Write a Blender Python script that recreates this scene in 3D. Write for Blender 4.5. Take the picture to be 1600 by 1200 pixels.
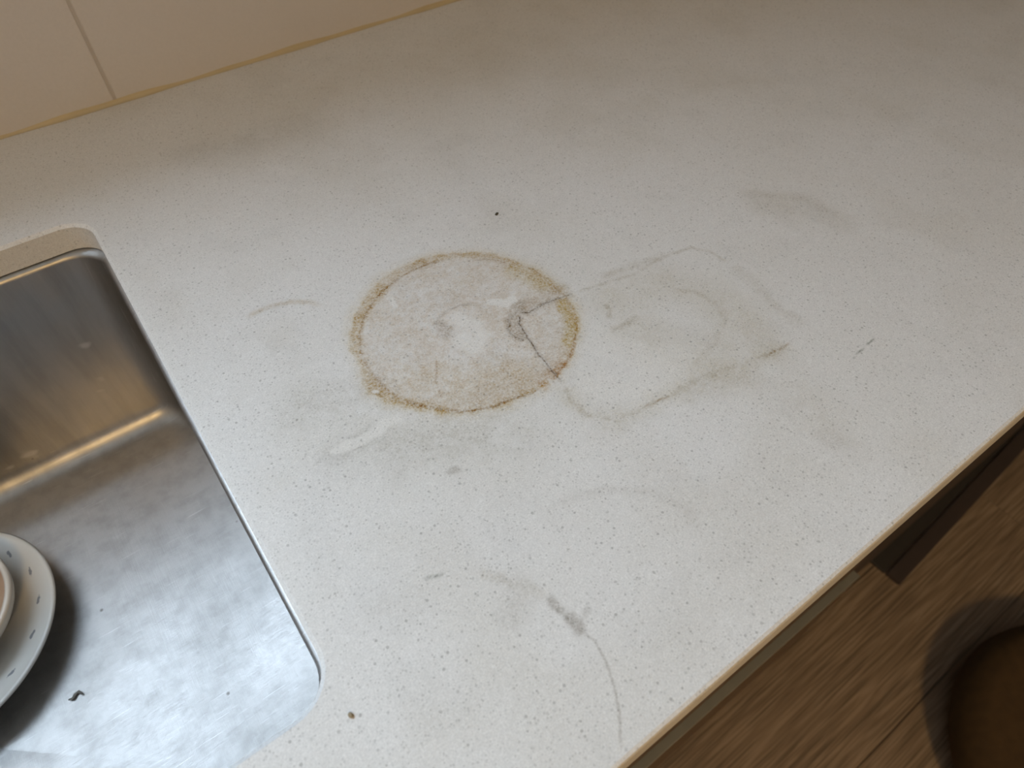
import bpy, bmesh, math, random
import numpy as np
from mathutils import Matrix, Vector

for o in list(bpy.data.objects):
    bpy.data.objects.remove(o, do_unlink=True)
SC = bpy.context.scene
COL = SC.collection
rng = np.random.default_rng(7)
random.seed(7)

# ------------------------------------------------------------------ camera
ZT = 0.90                     # worktop height
CAM = Vector((0.0, 0.0, ZT + 0.305))
RC = ((0.8103829, -0.4586609, 0.3645677),
      (-0.5859882, -0.6345536, 0.5042408),
      (0.0001191, -0.6220126, -0.7828161))   # rows: world axes in (right, down, forward)
cam_d = bpy.data.cameras.new('camera')
cam = bpy.data.objects.new('camera', cam_d)
COL.objects.link(cam)
m = Matrix.Identity(4)
for r in range(3):
    m[r][0] = RC[r][0]
    m[r][1] = -RC[r][1]
    m[r][2] = -RC[r][2]
    m[r][3] = CAM[r]
cam.matrix_world = m
cam_d.sensor_width = 36.0
cam_d.lens = 36.0 * 1072.66 / 1600.0
cam_d.clip_start = 0.01
cam_d.dof.use_dof = True
cam_d.dof.focus_distance = 0.40
cam_d.dof.aperture_fstop = 9.5
SC.camera = cam

# ------------------------------------------------------------------ world (overcast daylight outside the window), exposure
W = bpy.data.worlds.new('world')
SC.world = W
W.use_nodes = True
bg = W.node_tree.nodes['Background']
bg.inputs[0].default_value = (0.655, 0.82, 1.0, 1)
bg.inputs[1].default_value = 14.4
vs = SC.view_settings
vs.view_transform = 'Standard'
vs.look = 'None'
vs.gamma = 1.0
vs.exposure = 0.04
try:
    vs.use_curve_mapping = False
except Exception:
    pass
# window over the sink: opening in the back wall (x0, x1, z0, z1)
WIN = (-1.45, -0.06, 1.32, 2.02)
Y_WALL, Y_FRONT = 0.6353, 0.0156
# portal: guides daylight sampling through the opening, gives no light itself
pd = bpy.data.lights.new('window_portal', 'AREA')
pd.shape = 'RECTANGLE'
pd.size, pd.size_y = WIN[1] - WIN[0], WIN[3] - WIN[2]
pd.cycles.is_portal = True
pd.energy = 0.001
po = bpy.data.objects.new('window_portal', pd)
COL.objects.link(po)
po.location = ((WIN[0] + WIN[1]) / 2, Y_WALL + 0.16, (WIN[2] + WIN[3]) / 2)
po.rotation_euler = (-math.pi / 2, 0, 0)
# warm ceiling lamp of the room, behind the viewer
LAMP = (-0.45, -1.75, 2.34)
ld = bpy.data.lights.new('ceiling_lamp_light', 'AREA')
ld.shape = 'DISK'
ld.size = 0.40
ld.energy = 25.0
ld.color = (1.0, 0.66, 0.28)
lo = bpy.data.objects.new('ceiling_lamp_light', ld)
COL.objects.link(lo)
lo.location = (LAMP[0], LAMP[1], LAMP[2] - 0.047)

# ------------------------------------------------------------------ helpers
def mat(name):
    m = bpy.data.materials.new(name)
    m.use_nodes = True
    nt = m.node_tree
    return m, nt, nt.nodes['Principled BSDF']

def N(nt, kind, **kw):
    n = nt.nodes.new(kind)
    for k, v in kw.items():
        setattr(n, k, v)
    return n

def L(nt, a, b):
    nt.links.new(a, b)

def coords(nt, scale=(1, 1, 1)):
    tc = N(nt, 'ShaderNodeTexCoord')
    mp = N(nt, 'ShaderNodeMapping')
    mp.inputs['Scale'].default_value = scale
    L(nt, tc.outputs['Object'], mp.inputs['Vector'])
    return mp.outputs['Vector']

def noise(nt, vec, scale, detail=3, rough=0.5):
    n = N(nt, 'ShaderNodeTexNoise')
    n.inputs['Scale'].default_value = scale
    n.inputs['Detail'].default_value = detail
    n.inputs['Roughness'].default_value = rough
    if vec is not None:
        L(nt, vec, n.inputs['Vector'])
    return n.outputs['Fac']

def ramp(nt, fac, stops):
    r = N(nt, 'ShaderNodeValToRGB')
    el = r.color_ramp.elements
    while len(el) < len(stops):
        el.new(0.5)
    for e, (p, c) in zip(el, stops):
        e.position = p
        e.color = c if len(c) == 4 else (*c, 1)
    L(nt, fac, r.inputs['Fac'])
    return r.outputs['Color']

def mixc(nt, fac, a, b, mode='MIX'):
    n = N(nt, 'ShaderNodeMix', data_type='RGBA', blend_type=mode)
    for s, v in ((n.inputs[0], fac), (n.inputs[6], a), (n.inputs[7], b)):
        if hasattr(v, 'is_output'):
            L(nt, v, s)
        elif isinstance(v, (int, float)):
            s.default_value = v
        else:
            s.default_value = (*v, 1) if len(v) == 3 else v
    return n.outputs[2]

def mapr(nt, v, a, b, c, d):
    n = N(nt, 'ShaderNodeMapRange')
    n.inputs[1].default_value, n.inputs[2].default_value = a, b
    n.inputs[3].default_value, n.inputs[4].default_value = c, d
    L(nt, v, n.inputs[0])
    return n.outputs[0]

def bump(nt, h, bsdf, strength=0.2, dist=0.001):
    b = N(nt, 'ShaderNodeBump')
    b.inputs['Strength'].default_value = strength
    b.inputs['Distance'].default_value = dist
    L(nt, h, b.inputs['Height'])
    L(nt, b.outputs[0], bsdf.inputs['Normal'])

def simple(name, col, rough=0.5, metal=0.0, var=0.12, scale=40):
    m, nt, b = mat(name)
    v = coords(nt)
    f = noise(nt, v, scale, 4)
    c = mixc(nt, f, tuple(x * (1 - var) for x in col), tuple(min(1, x * (1 + var)) for x in col))
    L(nt, c, b.inputs['Base Color'])
    b.inputs['Roughness'].default_value = rough
    b.inputs['Metallic'].default_value = metal
    return m

def link_mesh(name, verts, faces, material, parent=None, smooth=False):
    me = bpy.data.meshes.new(name)
    me.from_pydata([tuple(v) for v in verts], [], [tuple(f) for f in faces])
    me.update()
    if smooth:
        me.polygons.foreach_set('use_smooth', [True] * len(me.polygons))
    me.materials.append(material)
    o = bpy.data.objects.new(name, me)
    COL.objects.link(o)
    if parent is not None:
        o.parent = parent
    return o

def box(name, lo, hi, material, parent=None, bev=0.0, seg=2):
    bm = bmesh.new()
    bmesh.ops.create_cube(bm, size=1)
    for v in bm.verts:
        for i in range(3):
            v.co[i] = lo[i] if v.co[i] < 0 else hi[i]
    if bev > 0:
        bmesh.ops.bevel(bm, geom=list(bm.edges), offset=bev, segments=seg, affect='EDGES')
    me = bpy.data.meshes.new(name)
    bm.to_mesh(me)
    bm.free()
    me.materials.append(material)
    o = bpy.data.objects.new(name, me)
    COL.objects.link(o)
    if parent is not None:
        o.parent = parent
    return o

def lathe(name, prof, material, parent=None, n=96, closed=False):
    vs_, fs = [], []
    for (r, z) in prof:
        for k in range(n):
            a = 2 * math.pi * k / n
            vs_.append((r * math.cos(a), r * math.sin(a), z))
    for i in range(len(prof) - 1):
        for k in range(n):
            k2 = (k + 1) % n
            fs.append((i * n + k, i * n + k2, (i + 1) * n + k2, (i + 1) * n + k))
    o = link_mesh(name, vs_, fs, material, parent, smooth=True)
    bm = bmesh.new()
    bm.from_mesh(o.data)
    bmesh.ops.remove_doubles(bm, verts=bm.verts, dist=1e-6)
    bmesh.ops.recalc_face_normals(bm, faces=bm.faces)
    bm.to_mesh(o.data)
    bm.free()
    return o

def empty(name, loc):
    o = bpy.data.objects.new(name, None)
    COL.objects.link(o)
    o.location = loc
    o.empty_display_size = 0.05
    return o

def tag(o, label=None, cat=None, group=None, kind=None):
    if label: o['label'] = label
    if cat: o['category'] = cat
    if group: o['group'] = group
    if kind: o['kind'] = kind
    return o

def rrect(x0, x1, y0, y1, r, n=8):
    """counter-clockwise rounded rectangle"""
    pts = []
    for cx, cy, a0 in ((x1 - r, y1 - r, 0), (x0 + r, y1 - r, 90), (x0 + r, y0 + r, 180), (x1 - r, y0 + r, 270)):
        for k in range(n + 1):
            a = math.radians(a0 + 90 * k / n)
            pts.append((cx + r * math.cos(a), cy + r * math.sin(a)))
    return pts

# ------------------------------------------------------------------ places (metres)
X_S, Y_SB, Y_SF, X_SL = -0.0136, 0.4929, 0.1064, -0.50   # sink opening: right, back, front, left
Z_FLOOR_SINK = 0.700
SLAB = 0.020

M_white = simple('white_lacquer', (0.72, 0.71, 0.68), 0.4, var=0.03)
Z_CEIL = 2.40

# ------------------------------------------------------------------ materials
# engineered stone: pale, fine speckle, stain tint carried by the mesh
M_stone, nt, b = mat('quartz_worktop')
v = coords(nt)
vor = N(nt, 'ShaderNodeTexVoronoi', feature='F1')
vor.inputs['Scale'].default_value = 400
vor.inputs['Randomness'].default_value = 1.0
L(nt, v, vor.inputs['Vector'])
sep = N(nt, 'ShaderNodeSeparateColor')
L(nt, vor.outputs['Color'], sep.inputs[0])
rad = mapr(nt, sep.outputs[0], 0.15, 1.0, 0.04, 0.34)
sub = N(nt, 'ShaderNodeMath', operation='SUBTRACT')
L(nt, rad, sub.inputs[0]); L(nt, vor.outputs['Distance'], sub.inputs[1])
spk = mapr(nt, sub.outputs[0], -0.02, 0.10, 0.0, 1.0)
spk2 = N(nt, 'ShaderNodeMath', operation='MULTIPLY')
L(nt, spk, spk2.inputs[0]); L(nt, mapr(nt, sep.outputs[1], 0, 1, 0.10, 0.62), spk2.inputs[1])
vor2 = N(nt, 'ShaderNodeTexVoronoi', feature='F1')
vor2.inputs['Scale'].default_value = 620
L(nt, v, vor2.inputs['Vector'])
sep2 = N(nt, 'ShaderNodeSeparateColor')
L(nt, vor2.outputs['Color'], sep2.inputs[0])
fine = mapr(nt, noise(nt, v, 1150, 2), 0.3, 0.7, 0.0, 1.0)
base = mixc(nt, fine, (0.665, 0.66, 0.65), (0.83, 0.825, 0.815))
base = mixc(nt, mapr(nt, sep2.outputs[0], 0.0, 1.0, 0.0, 0.35), base, (0.63, 0.625, 0.615))
base = mixc(nt, mapr(nt, sep2.outputs[1], 0.92, 1.0, 0.0, 0.3), base, (0.84, 0.84, 0.83))
base = mixc(nt, spk2.outputs[0], base, (0.30, 0.295, 0.28))
r2 = mapr(nt, sep2.outputs[2], 0.45, 1.0, 0.0, 0.36)
sb2 = N(nt, 'ShaderNodeMath', operation='SUBTRACT')
L(nt, r2, sb2.inputs[0]); L(nt, vor2.outputs['Distance'], sb2.inputs[1])
base = mixc(nt, mapr(nt, sb2.outputs[0], -0.02, 0.12, 0.0, 0.42), base, (0.40, 0.395, 0.38))
big = noise(nt, v, 9, 5, 0.6)
base = mixc(nt, mapr(nt, big, 0.3, 0.75, 0.0, 1.0), base, mixc(nt, 1.0, base, (0.955, 0.945, 0.92), 'MULTIPLY'))
att = N(nt, 'ShaderNodeAttribute', attribute_type='GEOMETRY', attribute_name='stain')
gr = noise(nt, v, 700, 2, 0.7)
# stain sits unevenly between the grains
inv = N(nt, 'ShaderNodeVectorMath', operation='SUBTRACT')
inv.inputs[0].default_value = (1, 1, 1)
L(nt, att.outputs['Color'], inv.inputs[1])
sc_ = N(nt, 'ShaderNodeVectorMath', operation='SCALE')
L(nt, inv.outputs[0], sc_.inputs[0]); L(nt, mapr(nt, gr, 0.32, 0.68, 0.45, 1.55), sc_.inputs['Scale'])
inv2 = N(nt, 'ShaderNodeVectorMath', operation='SUBTRACT')
inv2.inputs[0].default_value = (1, 1, 1)
L(nt, sc_.outputs[0], inv2.inputs[1])
full = mixc(nt, 1.0, base, inv2.outputs[0], 'MULTIPLY')
L(nt, full, b.inputs['Base Color'])
L(nt, mapr(nt, noise(nt, v, 14, 4), 0.3, 0.7, 0.34, 0.48), b.inputs['Roughness'])
b.inputs['Specular IOR Level'].default_value = 0.45
bump(nt, fine, b, 0.05, 0.0003)

# steel
M_steel, nt, b = mat('brushed_steel')
v = coords(nt)
sm = noise(nt, coords(nt, (1, 1, 1)), 16, 6, 0.65)
scr = noise(nt, coords(nt, (60, 900, 60)), 1.0, 3, 0.7)
scr2 = noise(nt, coords(nt, (700, 45, 60)), 1.0, 3, 0.7)
drip = noise(nt, coords(nt, (70, 70, 9)), 1.0, 4, 0.6)
tcr = N(nt, 'ShaderNodeTexCoord')
def scratch_dir(ang, thr):
    mp = N(nt, 'ShaderNodeMapping')
    mp.inputs['Rotation'].default_value = (0, 0, ang)
    mp.inputs['Scale'].default_value = (26, 900, 30)
    L(nt, tcr.outputs['Object'], mp.inputs['Vector'])
    return mapr(nt, noise(nt, mp.outputs[0], 1.0, 2, 0.5), thr, thr + 0.06, 0.0, 1.0)
def mmax(a, c_):
    n_ = N(nt, 'ShaderNodeMath', operation='MAXIMUM')
    L(nt, a, n_.inputs[0]); L(nt, c_, n_.inputs[1])
    return n_.outputs[0]
lines = mmax(mmax(scratch_dir(0.5, 0.70), scratch_dir(1.4, 0.71)), scratch_dir(2.5, 0.70))
stc = mixc(nt, mapr(nt, sm, 0.3, 0.7, 0, 1), (0.41, 0.394, 0.38), (0.46, 0.446, 0.432))
stc = mixc(nt, mapr(nt, drip, 0.42, 0.66, 0, 0.55), stc, (0.31, 0.30, 0.285))
stc = mixc(nt, lines, stc, (0.58, 0.57, 0.56))
vsp = N(nt, 'ShaderNodeTexVoronoi'); vsp.inputs['Scale'].default_value = 26
L(nt, tcr.outputs['Object'], vsp.inputs['Vector'])
stc = mixc(nt, mapr(nt, vsp.outputs['Distance'], 0.018, 0.042, 0.7, 0.0), stc, (0.10, 0.09, 0.075))
L(nt, stc, b.inputs['Base Color'])
add = N(nt, 'ShaderNodeMath', operation='ADD')
L(nt, mapr(nt, sm, 0.3, 0.7, 0.38, 0.50), add.inputs[0]); L(nt, mapr(nt, scr, 0.3, 0.7, -0.04, 0.04), add.inputs[1])
L(nt, add.outputs[0], b.inputs['Roughness'])
b.inputs['Metallic'].default_value = 1.0
add2 = N(nt, 'ShaderNodeMath', operation='ADD')
L(nt, scr, add2.inputs[0]); L(nt, scr2, add2.inputs[1])
bump(nt, add2.outputs[0], b, 0.22, 0.0004)

# wall panel
M_panel, nt, b = mat('wall_panel')
v = coords(nt)
f1 = noise(nt, v, 6, 5)
f2 = noise(nt, v, 500, 2)
c = mixc(nt, f1, (0.60, 0.575, 0.57), (0.66, 0.63, 0.62))
c = mixc(nt, mapr(nt, f2, 0.35, 0.65, 0, 0.25), c, (0.57, 0.545, 0.535))
L(nt, c, b.inputs['Base Color'])
b.inputs['Roughness'].default_value = 0.45
M_wall = simple('painted_wall', (0.45, 0.42, 0.38), 0.8, var=0.04)
M_grout = simple('joint_filler', (0.50, 0.465, 0.44), 0.9, var=0.06)
M_seal = simple('yellowed_sealant', (0.52, 0.43, 0.27), 0.5, var=0.10)
M_ceil = simple('ceiling_paint', (0.74, 0.70, 0.62), 0.9, var=0.02)

# oak floor
def wood(name, dark, light, gscale=1.0, rough=0.45):
    m, nt, b = mat(name)
    oi = N(nt, 'ShaderNodeObjectInfo')
    tc = N(nt, 'ShaderNodeTexCoord')
    ad = N(nt, 'ShaderNodeVectorMath', operation='ADD')
    sc = N(nt, 'ShaderNodeVectorMath', operation='SCALE')
    cmb = N(nt, 'ShaderNodeCombineXYZ')
    for i in range(3):
        L(nt, oi.outputs['Random'], cmb.inputs[i])
    L(nt, cmb.outputs[0], sc.inputs[0]); sc.inputs['Scale'].default_value = 17.0
    L(nt, tc.outputs['Object'], ad.inputs[0]); L(nt, sc.outputs[0], ad.inputs[1])
    mp = N(nt, 'ShaderNodeMapping'); mp.inputs['Scale'].default_value = (1.6 * gscale, 22 * gscale, 22 * gscale)
    L(nt, ad.outputs[0], mp.inputs['Vector'])
    n1 = noise(nt, mp.outputs[0], 1.0, 4, 0.55)
    wv = N(nt, 'ShaderNodeMath', operation='SINE')
    ml = N(nt, 'ShaderNodeMath', operation='MULTIPLY'); ml.inputs[1].default_value = 55.0
    L(nt, n1, ml.inputs[0]); L(nt, ml.outputs[0], wv.inputs[0])
    mp2 = N(nt, 'ShaderNodeMapping'); mp2.inputs['Scale'].default_value = (6 * gscale, 300 * gscale, 300 * gscale)
    L(nt, ad.outputs[0], mp2.inputs['Vector'])
    n2 = noise(nt, mp2.outputs[0], 1.0, 3, 0.6)
    c = mixc(nt, mapr(nt, wv.outputs[0], -1, 1, 0.15, 1), dark, light)
    c = mixc(nt, mapr(nt, n2, 0.48, 0.62, 0, 0.8), c, tuple(x * 0.55 for x in dark))
    c = mixc(nt, 1.0, c, mixc(nt, oi.outputs['Random'], (0.88, 0.86, 0.84), (1.08, 1.06, 1.02)), 'MULTIPLY')
    L(nt, c, b.inputs['Base Color'])
    b.inputs['Roughness'].default_value = rough
    bump(nt, n2, b, 0.12, 0.0006)
    return m
M_oak = wood('oak_floorboard', (0.24, 0.178, 0.128), (0.37, 0.285, 0.212))
M_gap = simple('floor_underlay', (0.03, 0.024, 0.02), 0.9)
M_front = wood('dark_drawer_wood', (0.10, 0.068, 0.046), (0.14, 0.096, 0.066), 1.4)
M_dark = simple('dark_carcass', (0.040, 0.036, 0.034), 0.6)
M_black = simple('dark_drawer_front', (0.060, 0.046, 0.044), 0.5)
M_alu = simple('grey_profile', (0.22, 0.22, 0.20), 0.5)
M_pouf = simple('brown_cushion_fabric', (0.070, 0.040, 0.015), 0.9, var=0.35, scale=70)

# ------------------------------------------------------------------ structure: floor, wall, ceiling
floor = box('floor', (-2.2, -2.6, -0.02), (3.6, 0.66, -0.002), M_gap)
tag(floor, kind='structure')
pw, plen = 0.19, 1.285
plank0 = None
row = 0
y = 0.66
offs = [0.35, 0.95, 0.0, 0.6]
pl_mesh = None
while y - pw > -2.5:
    x = -2.1 - offs[row % 4]
    while x < 3.5:
        if pl_mesh is None:
            o = box('plank', (0, -pw + 0.0012, -0.002), (plen - 0.0012, 0, 0.0), M_oak, floor, 0.0006, 1)
            pl_mesh = o.data
        else:
            o = bpy.data.objects.new('plank', pl_mesh)
            COL.objects.link(o)
            o.parent = floor
        o.location = (x, y - 0.055, 0.0)
        x += plen
    y -= pw
    row += 1

# back wall with the window opening
def frame_wall(name, x0, x1, z0, z1, wx0, wx1, wz0, wz1, ya, yb_, m_):
    vs_, fs = [], []
    for yy in (ya, yb_):
        vs_ += [(x0, yy, z0), (x1, yy, z0), (x1, yy, z1), (x0, yy, z1), (wx0, yy, wz0), (wx1, yy, wz0), (wx1, yy, wz1), (wx0, yy, wz1)]
    for k in range(4):
        k2 = (k + 1) % 4
        fs.append((k, k2, 4 + k2, 4 + k)); fs.append((8 + k2, 8 + k, 12 + k, 12 + k2))
        fs.append((4 + k, 4 + k2, 12 + k2, 12 + k)); fs.append((k2, k, 8 + k, 8 + k2))
    return link_mesh(name, vs_, fs, m_)
wall = frame_wall('wall_back', -2.2, 3.6, 0.0, Z_CEIL, WIN[0], WIN[1], WIN[2], WIN[3], Y_WALL + 0.008, Y_WALL + 0.15, M_wall)
tag(wall, kind='structure')
X_J = 0.0495
for k in range(-2, 3):
    x0 = X_J + k * 0.60
    xa, xb = x0 + 0.0010, x0 + 0.599
    if xb < WIN[0] or xa > WIN[1]:
        box('splashback_panel', (xa, Y_WALL, ZT + 0.0012), (xb, Y_WALL + 0.0085, 1.448), M_panel, wall, 0.0007, 2)
    else:
        box('splashback_panel', (xa, Y_WALL, ZT + 0.0012), (xb, Y_WALL + 0.0085, WIN[2] - 0.012), M_panel, wall, 0.0007, 2)
    box('joint_strip', (x0 - 0.0012, Y_WALL + 0.0004, ZT + 0.0012), (x0 + 0.0012, Y_WALL + 0.0086, WIN[2] - 0.013), M_grout, wall)
# window: frame, mullion, panes, sill
win = box('window_1', (WIN[0], Y_WALL + 0.012, WIN[2] - 0.001), (WIN[1], Y_WALL + 0.152, WIN[2] + 0.006), M_white)
tag(win, kind='structure')
M_glass, nt, b = mat('window_glass')
b.inputs['Base Color'].default_value = (1, 1, 1, 1)
b.inputs['Roughness'].default_value = 0.0
tr = N(nt, 'ShaderNodeBsdfTransparent')
gl = N(nt, 'ShaderNodeBsdfGlossy'); gl.inputs['Roughness'].default_value = 0.02
mx = N(nt, 'ShaderNodeMixShader')
mx.inputs[0].default_value = 0.05
L(nt, tr.outputs[0], mx.inputs[1]); L(nt, gl.outputs[0], mx.inputs[2])
L(nt, mx.outputs[0], nt.nodes['Material Output'].inputs['Surface'])
yg_a, yg_b = Y_WALL + 0.10, Y_WALL + 0.145
fwid = 0.045
xm = (WIN[0] + WIN[1]) / 2
for lo_, hi_ in (((WIN[0], yg_a, WIN[2] + 0.006), (WIN[1], yg_b, WIN[2] + 0.006 + fwid)), ((WIN[0], yg_a, WIN[3] - fwid), (WIN[1], yg_b, WIN[3])),
                 ((WIN[0], yg_a, WIN[2] + 0.006 + fwid), (WIN[0] + fwid, yg_b, WIN[3] - fwid)), ((WIN[1] - fwid, yg_a, WIN[2] + 0.006 + fwid), (WIN[1], yg_b, WIN[3] - fwid)),
                 ((xm - 0.02, yg_a, WIN[2] + 0.006 + fwid), (xm + 0.02, yg_b, WIN[3] - fwid))):
    box('frame_bar', lo_, hi_, M_white, win, 0.002, 1)
for xa, xb in ((WIN[0] + fwid, xm - 0.02), (xm + 0.02, WIN[1] - fwid)):
    box('pane', (xa, yg_a + 0.02, WIN[2] + 0.006 + fwid), (xb, yg_a + 0.024, WIN[3] - fwid), M_glass, win)
box('sill', (WIN[0] - 0.02, Y_WALL - 0.004, WIN[2] - 0.011), (WIN[1] + 0.02, Y_WALL + 0.10, WIN[2] + 0.006), M_white, win, 0.002, 2)

ceil = box('ceiling', (-2.2, -2.6, Z_CEIL), (3.6, Y_WALL + 0.15, Z_CEIL + 0.05), M_ceil)
tag(ceil, kind='structure')
M_room = simple('room_paint', (0.55, 0.47, 0.37), 0.9, var=0.03)
for nm, lo_, hi_ in (('wall_left', (-2.3, -2.6, 0.0), (-2.2, Y_WALL + 0.15, Z_CEIL)), ('wall_right', (3.6, -2.6, 0.0), (3.7, Y_WALL + 0.15, Z_CEIL)), ('wall_front', (-2.3, -2.7, 0.0), (3.7, -2.6, Z_CEIL))):
    tag(box(nm, lo_, hi_, M_room), kind='structure')

# sealant bead between worktop and panels
sv, sf = [], []
xs_ = np.linspace(-1.1, 1.8, 240)
for i, xx in enumerate(xs_):
    wob = 0.0007 * math.sin(xx * 37) + 0.0005 * math.sin(xx * 91 + 1)
    w = 0.0028 + wob * 0.8
    h = 0.0030 + wob
    for k in range(6):
        a = math.pi / 2 * k / 5
        # concave bead
        yy = Y_WALL - w + w * math.sin(a) * 0.62 + (w * 0.38 if k == 5 else w * 0.38 * (k / 5))
        zz = ZT + h * (1 - math.cos(a))
        sv.append((xx, min(yy, Y_WALL + 0.0004), zz + 0.0001))
for i in range(len(xs_) - 1):
    for k in range(5):
        a = i * 6 + k
        sf.append((a, a + 6, a + 7, a + 1))
seal = link_mesh('trim_1', sv, sf, M_seal, None, True)
tag(seal, kind='structure')

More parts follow.
